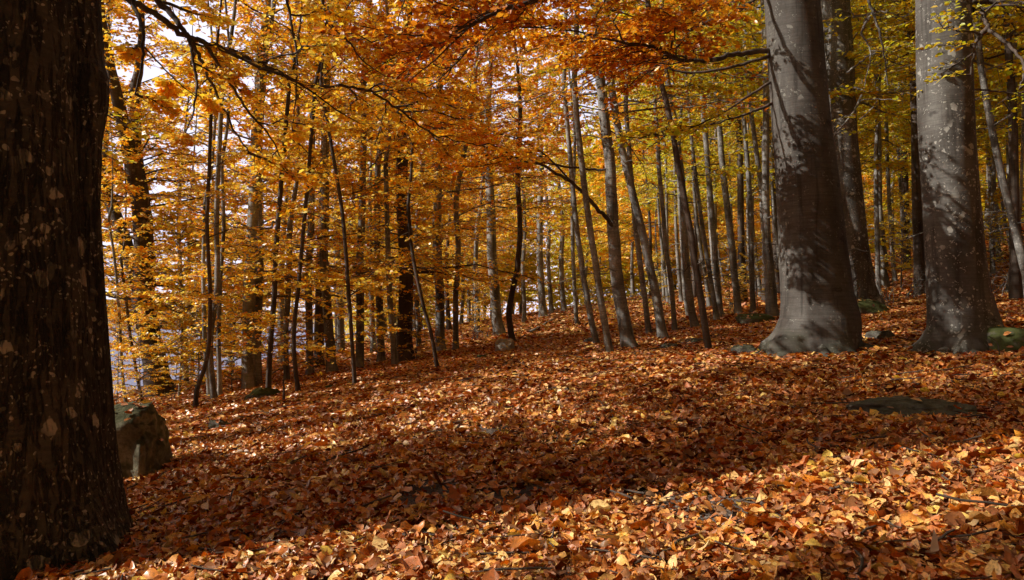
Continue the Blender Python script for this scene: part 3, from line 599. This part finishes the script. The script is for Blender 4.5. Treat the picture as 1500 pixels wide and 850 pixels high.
protos = {
 'L': [proto(l, BARK_THIN if i != 1 else BARK_DARK, 1.5, 9.5, .08 + .025 * i, 2.8, 27, 18, 13, .10, 200 + i) for i, l in enumerate((GOLD, GOLD, ORANGE))],
 'R': [proto(l, BARK_THIN if i != 2 else BARK_DARK, 3.6, 11.5 + i, .06 + .018 * i, 2.5, 28, 17, 13, .105, 210 + i, lean=-.15) for i, l in enumerate((OLIVE, OLIVE, YELLOW))],
 'F': [proto(l, BARK_THIN, 2., 13, .10 + .03 * i, 3.6, 70, 16, 12, .19, 220 + i) for i, l in enumerate((GOLD, OLIVE))],
 'T': [proto(ORANGE, BARK_THIN, 9.5, 18, .2, 1.2, 130, 12, 11, .12, 241)],  # high crown shaped to cast shade from outside the frame
 'S': [proto(ORANGE, BARK_THIN, 2.0, 14, .2, 1.5, 170, 12, 11, .125, 240)],  # dense narrow crown shaped to cast solid shade from outside the frame
 'U': [proto(l, BARK_THIN, .4, 3.6, .02, 1.3, 36, 10, 9, .075, 230 + i, name='beech_sapling') for i, l in enumerate((GOLD, YELLOW))],
}
used = set()
occupied = [tuple(o.location[:2]) for o in COL.objects if o.parent is None and o.type == 'EMPTY' and o.location.y > 1]
def place(kind, x, y, label, group, rg, scale=1., name=None):
    src = protos[kind][int(rg.integers(0, len(protos[kind])))]
    if src.name in used: o = copy_tree(src)
    else: o = src; used.add(src.name)
    o.location = (x, y, float(ground(x, y)) - .03); o.rotation_euler = (0, 0, 0) if kind == 'R' else (0, 0, rg.uniform(0, 6.28))
    if kind == 'R': o.rotation_euler = (rg.normal(0, .03), rg.normal(-.02, .03), rg.uniform(-.5, .5))
    s_ = scale * rg.uniform(.85, 1.2); o.scale = (s_, s_, s_)
    tag(o, label, 'tree', group); occupied.append((x, y))
    return o
rg = np.random.default_rng(42)
def scatter(kind, n, azr, dr, mind, label, group, cond=lambda x, y, u: True, scale=1.):
    k = 0; tries = 0
    while k < n and tries < 5000:
        tries += 1
        a = R(rg.uniform(*azr)); d = math.sqrt(rg.uniform(dr[0] ** 2, dr[1] ** 2)); x, y = d * math.sin(a), d * math.cos(a)
        u = x - float(path_c(y))
        if abs(u) < 2.0 or float(ground(x, y)) < -1.45 or not cond(x, y, u): continue
        if min((x - p) ** 2 + (y - q) ** 2 for p, q in occupied) < mind ** 2: continue
        place(kind, x, y, label, group, rg, scale); k += 1
scatter('L', 22, (-30, 3), (16, 34), 1.7, 'golden orange beech in the sunny belt between path and lake', 'beeches between the path and the lake', lambda x, y, u: u < -3.4 - .03 * y)
scatter('F', 16, (-32, 4), (34, 66), 2.4, 'distant golden beech beyond the left bend of the path', 'distant beeches left of the path', lambda x, y, u: u < -4.6)
scatter('R', 72, (4, 40), (14.5, 33), 1.15, 'slim grey trunk among the many on the right hand slope', 'slim beeches on the right hand slope', lambda x, y, u: u > 2.6 + .05 * y)
scatter('R', 26, (3, 40), (32, 48), 2.0, 'slim distant trunk far up the right hand slope', 'distant beeches up the right hand slope', lambda x, y, u: u > 5., 1.1)
scatter('F', 55, (-4, 40), (46, 90), 2.6, 'faint distant beech at the far end of the wood', 'farthest beeches of the wood', lambda x, y, u: abs(u) > 4.5 or y > 62, 1.1)
scatter('F', 14, (-9, 9), (52, 88), 3., 'golden beech closing the view beyond the crest of the path', 'golden beeches beyond the crest of the path')
# unseen trees added on the sunny side to cast shade on the path
for x, y, s_ in ((-10, 3.1, 1.), (-9.2, .6, .95), (-11, 6.6, .7), (-13.5, 9.4, .8), (-7.4, 6.1, .5), (-8.6, 8.3, .5), (-8.5, -1.8, .9), (-13.6, 3.0, 1.)):
    place('S', x, y, 'unseen orange beech added beyond the left edge to shade the path', 'added shade beeches beyond the left edge', rg, s_)
for x, y in ((-5.0, 6.1), (-6.4, 8.2), (-7.6, 9.9)): place('R', x, y, 'unseen slim grey beech added beyond the left edge for its thin shadow', 'added slim shade beeches beyond the left edge', rg, .9)  # added out of view so their trunks throw thin shadow bands
for x, y in ((-13.2, -.6),): place('T', x, y, 'unseen tall orange beech added beyond the left edge to shade the foreground', 'added tall shade beeches beyond the left edge', rg, 1.)  # added out of view to shade the near ground
for x, y, s_ in ((-3.5, -5, 1.), (3.5, -6, 1.1), (0, -11, 1.2), (8, -8, 1.), (-9, -10, 1.1), (12, -2, 1.), (9, 3, .9), (5, -14, 1.2), (15, 5, 1.), (-5, -15, 1.2), (14, -14, 1.2)):  # unseen trees added to cut the sky light from behind the camera
    place('F', x, y, 'unseen golden beech added behind the viewpoint to block sky light', 'added beeches behind the viewpoint', rg, s_)
for px_, py_b, s_ in ((170, 600, .5), (205, 600, .45), (255, 590, .5), (290, 585, .45), (340, 575, .5), (420, 560, .5), (610, 530, .5), (700, 498, .55), (150, 585, .8), (235, 560, 1.), (320, 560, .9), (180, 570, 1.1), (165, 565, 1.1), (205, 560, 1.2), (262, 585, .9), (290, 562, 1.1), (340, 556, 1.1), (360, 560, .9)):
    b0 = hit(px_, py_b); place('U', b0[0], b0[1], 'low golden leaved beech sapling at the lake side of the leaf carpet', 'low beech saplings on the lake side', rg, s_ * 1.1)
for px_, py_b, s_ in ((865, 470, .5), (905, 470, .5), (960, 468, .5), (1070, 460, .6), (1110, 455, .6), (1320, 425, .8), (1345, 418, .7), (1450, 410, .8)):
    b0 = hit(px_, py_b); place('U', b0[0], b0[1], 'low yellow leaved beech sapling under the slim trees on the right slope', 'low beech saplings on the right slope', rg, s_)
for lst in protos.values():
    for p_ in lst:
        if p_.name not in used:
            for c_ in list(p_.children): bpy.data.objects.remove(c_)
            bpy.data.objects.remove(p_)

def far_wood(name, a0, a1, n, d0, d1, zmax, mat, label, seed):
    rg = np.random.default_rng(seed); a = R(a0) + R(a1 - a0) * rg.random(n); d = d0 + (d1 - d0) * rg.random(n) ** 1.3
    x, y = d * np.sin(a), d * np.cos(a); zc = zmax * rg.random(n) ** 1.15
    dens = np.sin(a * 31 + zc * .5) * np.sin(zc * .9 + d * .3 + a * 9) + .6 * np.sin(a * 77 + zc * 1.3 + d)
    k = dens > -.55; x, y, zc = x[k], y[k], zc[k]; n = len(x)
    c0 = np.stack([x, y, np.maximum(ground(x, y), -1.6) + zc], -1); aa = rg.uniform(0, 6.28, n); d_ = nrm(np.stack([np.cos(aa), np.sin(aa), rg.normal(-.2, .4, n)], -1)); nn = nrm(rg.normal(0, .7, (n, 3)) + [0, 0, .5])
    b = Bag(); b.add(*leaf_rhomb(c0, d_, nn, rg.uniform(.25, .5, n), .75))
    tag(b.mk(name, mat), label, 'woodland', kind='stuff')
far_wood('distant_wood', 3, 45, 110000, 66, 100, 19, OLIVE, 'far off mass of golden green beech foliage closing the view between the trunks', 77)
far_wood('distant_golden_wood', -14, 3, 26000, 74, 110, 20, GOLD, 'far off mass of golden beech foliage beyond the bend of the path', 78)
# ------------------------------------------------------------------ bare shrubs
def shrub(px, py, h, n, label, seed, mat=BARK_THIN):
    rg = np.random.default_rng(seed); b0 = hit(px, py); root = thing('bare_shrub', b0, label, 'shrub', None); wb = Bag()
    st = np.repeat(b0[None], n, 0) + np.c_[rg.normal(0, h * .35, n), rg.normal(0, h * .25, n), np.full(n, -.05)]
    st[:, 2] = ground(st[:, 0], st[:, 1]) - .04
    spray(wb, None, st, rg.uniform(0, 6.28, n), rg.uniform(.9, 1.45, n), h * rg.uniform(.6, 1.3, n), 7, 0, 0, r0=.011, rg=rg, tl=.5, droop=.15)
    wb.mk('twigs', mat, root, False, b0)
shrub(1300, 446, .75, 16, 'tangle of bare grey twigs behind the root flared beech', 301)
shrub(1338, 440, .7, 14, 'bare twiggy shrub close against the left side of the lichen blotched beech', 302)
shrub(1452, 440, .8, 12, 'bare twiggy shrub right of the lichen blotched beech', 303)
shrub(1490, 425, 1.0, 12, 'bare twiggy shrub at the right edge of the view', 304)
shrub(1050, 470, .45, 8, 'low heap of dead twigs among the slim trees on the right slope', 305)
shrub(702, 500, .5, 10, 'low brown brush left of the pale boulder by the path', 306, BARK_DARK)

def stub(px, py, top, w, label, name):
    b0 = hit(px, py); pts = np.array([b0 - [0, 0, .1]] + [P(a, b, b0[1]) for a, b in top]); c = catmull(pts, 10); wb = Bag()
    r0 = w / 2 / F * b0[1]; wb.add(*tubes(c[None], np.linspace(r0 * 1.2, r0 * .5, 10)[None], 6)); o = wb.mk(name, BARK_DARK, None, True, b0); o.location = b0
    tag(o, label, 'stick')
stub(415, 594, [(416, 575), (415, 556)], 4, 'short broken stick standing upright in the leaves by the mossy rock', 'dead_stick')
stub(1465, 530, [(1462, 505), (1448, 492)], 2, 'small forked bare twig poking up between the lichen blotched beech and the mossy bank', 'bare_twig')
def stick(px0, py0, px1, py1, r, label):
    a, b = hit(px0, py0), hit(px1, py1); n = 9; t = np.linspace(0, 1, n)[:, None]; c = a * (1 - t) + b * t
    c[:, 2] = ground(c[:, 0], c[:, 1]) + r + .02; c += rng.normal(0, .015, c.shape); wb = Bag(); wb.add(*tubes(c[None], np.linspace(r, r * .4, n)[None], 6))
    o = wb.mk('fallen_branch', BARK_THIN, None, True, a); o.location = a; tag(o, label, 'branch')
stick(1030, 492, 1140, 478, .03, 'fallen branch lying across the slope left of the root flared beech')
stick(985, 500, 1012, 508, .02, 'short fallen branch lying in front of the bright sunlit beech')
stick(775, 492, 815, 468, .05, 'low fallen log along the left edge of the path near its crest')

# ------------------------------------------------------------------ rocks
def rock(px, py, w, h, dpt, label, mat, seed, sink=.35, e=.72, prof=None, name='rock'):
    rg = np.random.default_rng(seed); b0 = hit(px, py); dd = b0[1]
    W, H_ = w / 2 / F * dd, h / F * dd
    nu, nv = (110, 70) if w > 100 else (48, 30); th = np.linspace(0, 2 * np.pi, nu, endpoint=False); ph = np.linspace(0, np.pi, nv)
    PH, TH = np.meshgrid(ph, th, indexing='ij')
    n = np.stack([np.sin(PH) * np.cos(TH), np.sin(PH) * np.sin(TH), np.cos(PH)], -1)
    q = np.sign(n) * np.abs(n) ** e
    nz = 0
    for f_, a_ in ((1.7, .16), (3.3, .08), (7, .035), (15, .015)):
        o = rg.uniform(0, 6, 3); nz = nz + a_ * np.sin(n[..., 0] * f_ + o[0] + n[..., 1] * f_ * .6) * np.sin(n[..., 1] * f_ * 1.1 + o[1] + n[..., 2] * f_ * .7) * 1.5
    q = q * (1 + nz)[..., None]
    for _ in range(5):   # chop facets
        fn = nrm(rg.normal(0, 1, 3)); fn[2] = abs(fn[2]) * .6; k_ = .72; dp = q @ fn; q = q - np.maximum(dp - k_, 0)[..., None] * fn * .85
    from mathutils import noise as mn
    dsp = np.array([mn.fractal(Vector(v_ * 3.2 + seed), .9, 2.2, 6) for v_ in q.reshape(-1, 3)]).reshape(q.shape[:2]); q = q * (1 + .10 * dsp)[..., None]
    V = q * np.array([W, dpt, H_ * (1 / (1 - sink * .5)) * .62]); V[..., 2] += H_ * (.5 - sink * .5)
    i = np.arange(nu * nv).reshape(nv, nu); j = np.roll(i, -1, 1)
    Q = np.stack([i[:-1], i[1:], j[1:], j[:-1]], -1).reshape(-1, 4)
    c0 = b0 + [0, dpt * .8, 0]; c0[2] = float(ground(c0[0], c0[1]))
    o = mk(name, V.reshape(-1, 3), Q, mat, None, True); o.location = c0; tag(o, label, 'rock'); return o
rock(168, 716, 114, 90, .30, 'grey green boulder with leaves on it, tucked against the huge dark trunk', STONE_GREEN, 22, .15, .5)
rock(1372, 623, 144, 28, .38, 'flat dark rock sunk in the leaves in front of the lichen blotched beech', STONE, 2)
rock(740, 517, 34, 17, .3, 'pale boulder on the left edge of the path', STONE_PALE, 3, name='boulder')
rock(316, 634, 32, 13, .12, 'small pale grey rock alone in the leaves at left', STONE, 4)
rock(377, 588, 46, 14, .3, 'green mossy rock at the foot of the paired trunks', STONE_MOSS, 5)
rock(1100, 522, 36, 13, .25, 'rounded rock against the left root of the big beech', STONE, 6)
rock(1299, 501, 34, 14, .2, 'rounded dark rock between the two thick right hand trunks', STONE, 7)
rock(1504, 520, 84, 32, .5, 'green mossy rock at the right edge beside the lichen blotched beech', STONE_MOSS, 8)
rock(1112, 476, 54, 15, .4, 'dark flat rock left of the root flared beech among the slim trees', STONE_MOSS, 9)
rock(982, 514, 24, 9, .2, 'low flat stone beneath the curved beech', STONE, 10)
rock(705, 529, 20, 8, .12, 'small dark stone on the left of the path before the pale boulder', STONE_MOSS, 11)
rock(590, 570, 16, 7, .12, 'small grey stone in the leaves below the thickest dark beech', STONE, 12)
rock(482, 573, 16, 7, .12, 'small dark stone near the alone standing sapling', STONE_MOSS, 13)
rock(1024, 506, 30, 8, .2, 'low grey stone beside the long bare dark stem', STONE, 14)
rock(1102, 658, 34, 12, .1, 'small dark stone half buried in the open leaf carpet', STONE, 15)
rock(868, 506, 20, 9, .15, 'small grey stone at the foot of the first leaning beech', STONE, 16)
rock(1273, 463, 70, 24, .4, 'mossy rock against the right foot of the thick beech behind', STONE_MOSS, 17)

# ------------------------------------------------------------------ fallen leaves
def litter():
    bag = Bag(); rg = np.random.default_rng(9)
    def pts(n, y0, y1, side=1.2, pw=1.):
        y = y0 + (y1 - y0) * rg.random(n) ** pw; hw = .74 * y + side
        x = rg.uniform(-1, 1, n) * hw; return x, y
    def thin(x, y, gravel=True):
        u = x - path_c(y); k = np.ones(len(x), bool)
        patch = np.sin(x * 3.1 + 1.3 * y + .5) * np.sin(y * 2.3 - x + 1.0) + .4 * np.sin(7 * x + 3 * y)
        bare = (np.abs(u) < .9) & (patch > .62)
        k &= ~(bare & (rg.random(len(x)) < .8))
        for qx, qy, rr in gaps: k &= ~((np.hypot((x - qx) / 1.25, y - qy) < rr * (1 + .3 * np.sin(np.arctan2(y - qy, x - qx) * 3 + qx))) & (rg.random(len(x)) < .88))
        k &= ground(x, y) > -1.6
        return x[k], y[k]
    gaps = [(*hit(752, 728)[:2], .17), (*hit(842, 655)[:2], .16), (*hit(640, 790)[:2], .12), (*hit(1100, 745)[:2], .1)]
    def dirs(n, tilt):
        a = rg.uniform(0, 6.28, n); n_ = nrm(np.stack([rg.normal(0, tilt, n), rg.normal(0, tilt, n), np.ones(n)], -1))
        d = np.stack([np.cos(a), np.sin(a), 0 * a], -1); d = nrm(d - n_ * (d * n_).sum(-1, keepdims=True)); return d, n_
    # near: curled blades
    x, y = pts(120000, 1.1, 7.4, .6, .75); x, y = thin(x, y); n = len(x)
    z = ground(x, y) + .012 + rg.random(n) ** 1.3 * .05
    d, nn = dirs(n, .45); flip = rg.random(n) < .5; L = .030 + .050 * rg.random(n) ** 1.2; L = L * np.where(rg.random(n) < .06, 1.6, 1)
    prof = [.04, .62, .95, 1.0, .72, .03]; tt = [0, .16, .36, .58, .82, 1.]; W = rg.uniform(.46, .70, n)
    s_ = nrm(np.cross(nn, d)); curl = np.clip(rg.normal(0, .6, n) * np.where(rg.random(n) < .2, 1.6, .7), -1.2, 1.2); fold = np.clip(rg.normal(.12, .35, n), -.6, .7); twist = rg.normal(0, .5, n); wav = rg.uniform(0, 6.28, n)
    c0 = np.stack([x, y, z], -1); rows = []
    for p_, t_ in zip(prof, tt):
        for sd in (-1, 0, 1):
            w_ = W * p_ * .5 * (1 + .08 * np.sin(wav + t_ * 14) * abs(sd))
            tz = twist * (t_ - .5)
            off = d * ((t_ - .5) * L)[:, None] + s_ * (sd * w_ * L * np.cos(tz))[:, None] + nn * (L * (curl * (t_ - .5) ** 2 * 1.6 + fold * abs(sd) * w_ * 1.6 + sd * w_ * np.sin(tz) + .05 * np.sin(wav + t_ * 11 + sd * 2) * abs(sd)))[:, None]
            rows.append(c0 + off)
    V = np.stack(rows, 1); b = np.arange(n)[:, None] * 18; Q = []
    for r_ in range(5):
        for c_ in range(2):
            o = r_ * 3 + c_; Q.append(b + np.array([[o, o + 1, o + 4, o + 3]]))
    bag.add(V.reshape(-1, 3), np.concatenate(Q, 0))
    x, y = pts(70000, 1.1, 6.5, .6, .8); x, y = thin(x, y); n = len(x); d, nn = dirs(n, .7)
    bag.add(*leaf_rhomb(np.stack([x, y, ground(x, y) + .02 + rg.random(n) * .05], -1), d, nn, rg.uniform(.010, .032, n), .6))
    # mid
    x, y = pts(270000, 6.8, 17, 1.5, .85); x, y = thin(x, y); n = len(x)
    d, nn = dirs(n, .55); L = rg.uniform(.045, .09, n)
    c0 = np.stack([x, y, ground(x, y) + .01 + rg.random(n) * .045], -1)
    bag.add(*leaf_rhomb(c0 - d * L[:, None] / 2, d, nn, L, .7, True))
    # far
    x, y = pts(190000, 16, 52, 2, .9); n = len(x)
    k = ground(x, y) > -1.6; x, y = x[k], y[k]; n = len(x)
    d, nn = dirs(n, .5); L = rg.uniform(.11, .2, n)
    c0 = np.stack([x, y, ground(x, y) + .01 + rg.random(n) * .05], -1)
    bag.add(*leaf_rhomb(c0 - d * L[:, None] / 2, d, nn, L, .75, False))
    bpy.context.view_layer.update()
    for rk in [o_ for o_ in COL.objects if o_.get('category') == 'rock']:
        bb = np.array([c_[:] for c_ in rk.bound_box]); lo, hi = bb.min(0), bb.max(0); nn_ = int(20 + 160 * min(1.5, (hi[0] - lo[0]) * (hi[1] - lo[1]))); B_ = []; N_ = []
        for q in range(nn_):
            p_ = Vector((rg.uniform(lo[0], hi[0]), rg.uniform(lo[1], hi[1]), hi[2] + 1)); ok, loc, nr_, _ = rk.ray_cast(p_, Vector((0, 0, -1)))
            edge_ = loc.z < lo[2] + (hi[2] - lo[2]) * .55 if ok else True
            if ok and nr_.z > .55 and (rg.random() < (.5 if edge_ else .22)): B_.append(np.array(loc + rk.location + nr_ * .012)); N_.append(np.array(nr_) + rg.normal(0, .2, 3))
        if B_:
            B_, N_ = np.array(B_), nrm(np.array(N_)); a = rg.uniform(0, 6.28, len(B_)); d_ = np.stack([np.cos(a), np.sin(a), 0 * a], -1); d_ = nrm(d_ - N_ * (d_ * N_).sum(-1, keepdims=True))
            bag.add(*leaf_rhomb(B_, d_, N_, rg.uniform(.05, .085, len(B_)), .7, True))
    o = bag.mk('fallen_leaves', DRY); tag(o, 'thick carpet of curled orange and brown fallen beech leaves', 'fallen leaves', kind='stuff')
litter()
def litter_twigs():
    rg = np.random.default_rng(31); n = 900; y = rg.uniform(1.8, 12, n) ; x = rg.uniform(-1, 1, n) * (.72 * y + .5); a = rg.uniform(0, 6.28, n); L = rg.uniform(.05, .35, n)
    t = np.linspace(-.5, .5, 5); X = x[:, None] + np.cos(a)[:, None] * L[:, None] * t + rg.normal(0, .008, (n, 5)); Y = y[:, None] + np.sin(a)[:, None] * L[:, None] * t + rg.normal(0, .008, (n, 5))
    Z = ground(X, Y) + .05 + rg.uniform(0, .03, n)[:, None] + rg.normal(0, .15, n)[:, None] * t * L[:, None]
    b = Bag(); b.add(*tubes(np.stack([X, Y, Z], -1), np.repeat(rg.uniform(.0015, .0055, n)[:, None], 5, 1), 5))
    tag(b.mk('fallen_twigs', BARK_DARK), 'thin broken twigs scattered over the fallen leaves', 'twigs', kind='stuff')
litter_twigs()

# ------------------------------------------------------------------ light
AZ, EL = R(-99), R(37)
S = Vector((math.sin(AZ) * math.cos(EL), math.cos(AZ) * math.cos(EL), math.sin(EL)))
sd = bpy.data.lights.new('sun', 'SUN'); sd.energy = 5.0; sd.angle = R(.5); sd.color = (1, .95, .86)
so = bpy.data.objects.new('sun', sd); so.rotation_euler = S.to_track_quat('Z', 'Y').to_euler(); COL.objects.link(so)
w = bpy.data.worlds.new('World'); scn.world = w; w.use_nodes = True; nt_ = w.node_tree; bg = nt_.nodes['Background']
sky = nt_.nodes.new('ShaderNodeTexSky'); sky.sky_type = 'NISHITA'; sky.sun_disc = False; sky.sun_elevation = EL; sky.sun_rotation = AZ
sky.dust_density = 5.; sky.ozone_density = 1.; sky.air_density = 1.
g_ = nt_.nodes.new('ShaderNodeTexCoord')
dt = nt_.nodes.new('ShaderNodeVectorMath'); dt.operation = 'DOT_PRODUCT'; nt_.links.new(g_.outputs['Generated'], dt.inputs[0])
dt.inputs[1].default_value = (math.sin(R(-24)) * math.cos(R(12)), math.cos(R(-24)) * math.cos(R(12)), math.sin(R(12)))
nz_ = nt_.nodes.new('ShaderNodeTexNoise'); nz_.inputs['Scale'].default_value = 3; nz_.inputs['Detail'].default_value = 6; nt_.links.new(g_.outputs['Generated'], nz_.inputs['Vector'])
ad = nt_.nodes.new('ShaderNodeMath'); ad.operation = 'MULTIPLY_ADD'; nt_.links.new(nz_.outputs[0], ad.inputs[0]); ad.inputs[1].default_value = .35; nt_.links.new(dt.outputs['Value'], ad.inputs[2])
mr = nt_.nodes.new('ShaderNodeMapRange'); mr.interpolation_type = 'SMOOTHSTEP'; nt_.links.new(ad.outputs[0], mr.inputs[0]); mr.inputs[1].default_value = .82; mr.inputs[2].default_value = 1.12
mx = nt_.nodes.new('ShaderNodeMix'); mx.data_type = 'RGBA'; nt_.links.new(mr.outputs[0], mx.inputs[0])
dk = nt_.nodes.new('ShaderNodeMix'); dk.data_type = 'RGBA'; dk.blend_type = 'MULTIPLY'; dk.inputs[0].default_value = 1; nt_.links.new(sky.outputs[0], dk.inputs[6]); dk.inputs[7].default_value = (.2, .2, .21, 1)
nt_.links.new(dk.outputs[2], mx.inputs[6]); mx.inputs[7].default_value = (10.5, 10.3, 12.4, 1)   # bright cloud patch added over the lake, whitens gaps and backlights leaves
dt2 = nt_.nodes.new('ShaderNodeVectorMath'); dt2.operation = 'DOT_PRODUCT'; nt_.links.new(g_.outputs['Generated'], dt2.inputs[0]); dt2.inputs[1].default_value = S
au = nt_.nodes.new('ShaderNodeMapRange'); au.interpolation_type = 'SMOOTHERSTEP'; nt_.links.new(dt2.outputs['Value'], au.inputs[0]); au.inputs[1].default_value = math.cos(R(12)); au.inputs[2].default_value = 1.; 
hz = nt_.nodes.new('ShaderNodeMix'); hz.data_type = 'RGBA'; hz.blend_type = 'ADD'; nt_.links.new(au.outputs[0], hz.inputs[0]); nt_.links.new(mx.outputs[2], hz.inputs[6]); hz.inputs[7].default_value = (150, 136, 114, 1)   # unseen glow added round the sun to brighten sunlit leaves
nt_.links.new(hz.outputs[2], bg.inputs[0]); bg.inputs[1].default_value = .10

scn.view_settings.view_transform = 'Standard'; scn.view_settings.look = 'None'; scn.view_settings.exposure = 0
scn.cycles.max_bounces = 9; scn.cycles.diffuse_bounces = 7; scn.cycles.transmission_bounces = 7; scn.cycles.glossy_bounces = 2
scn.cycles.sample_clamp_indirect = 6; scn.cycles.use_denoising = True
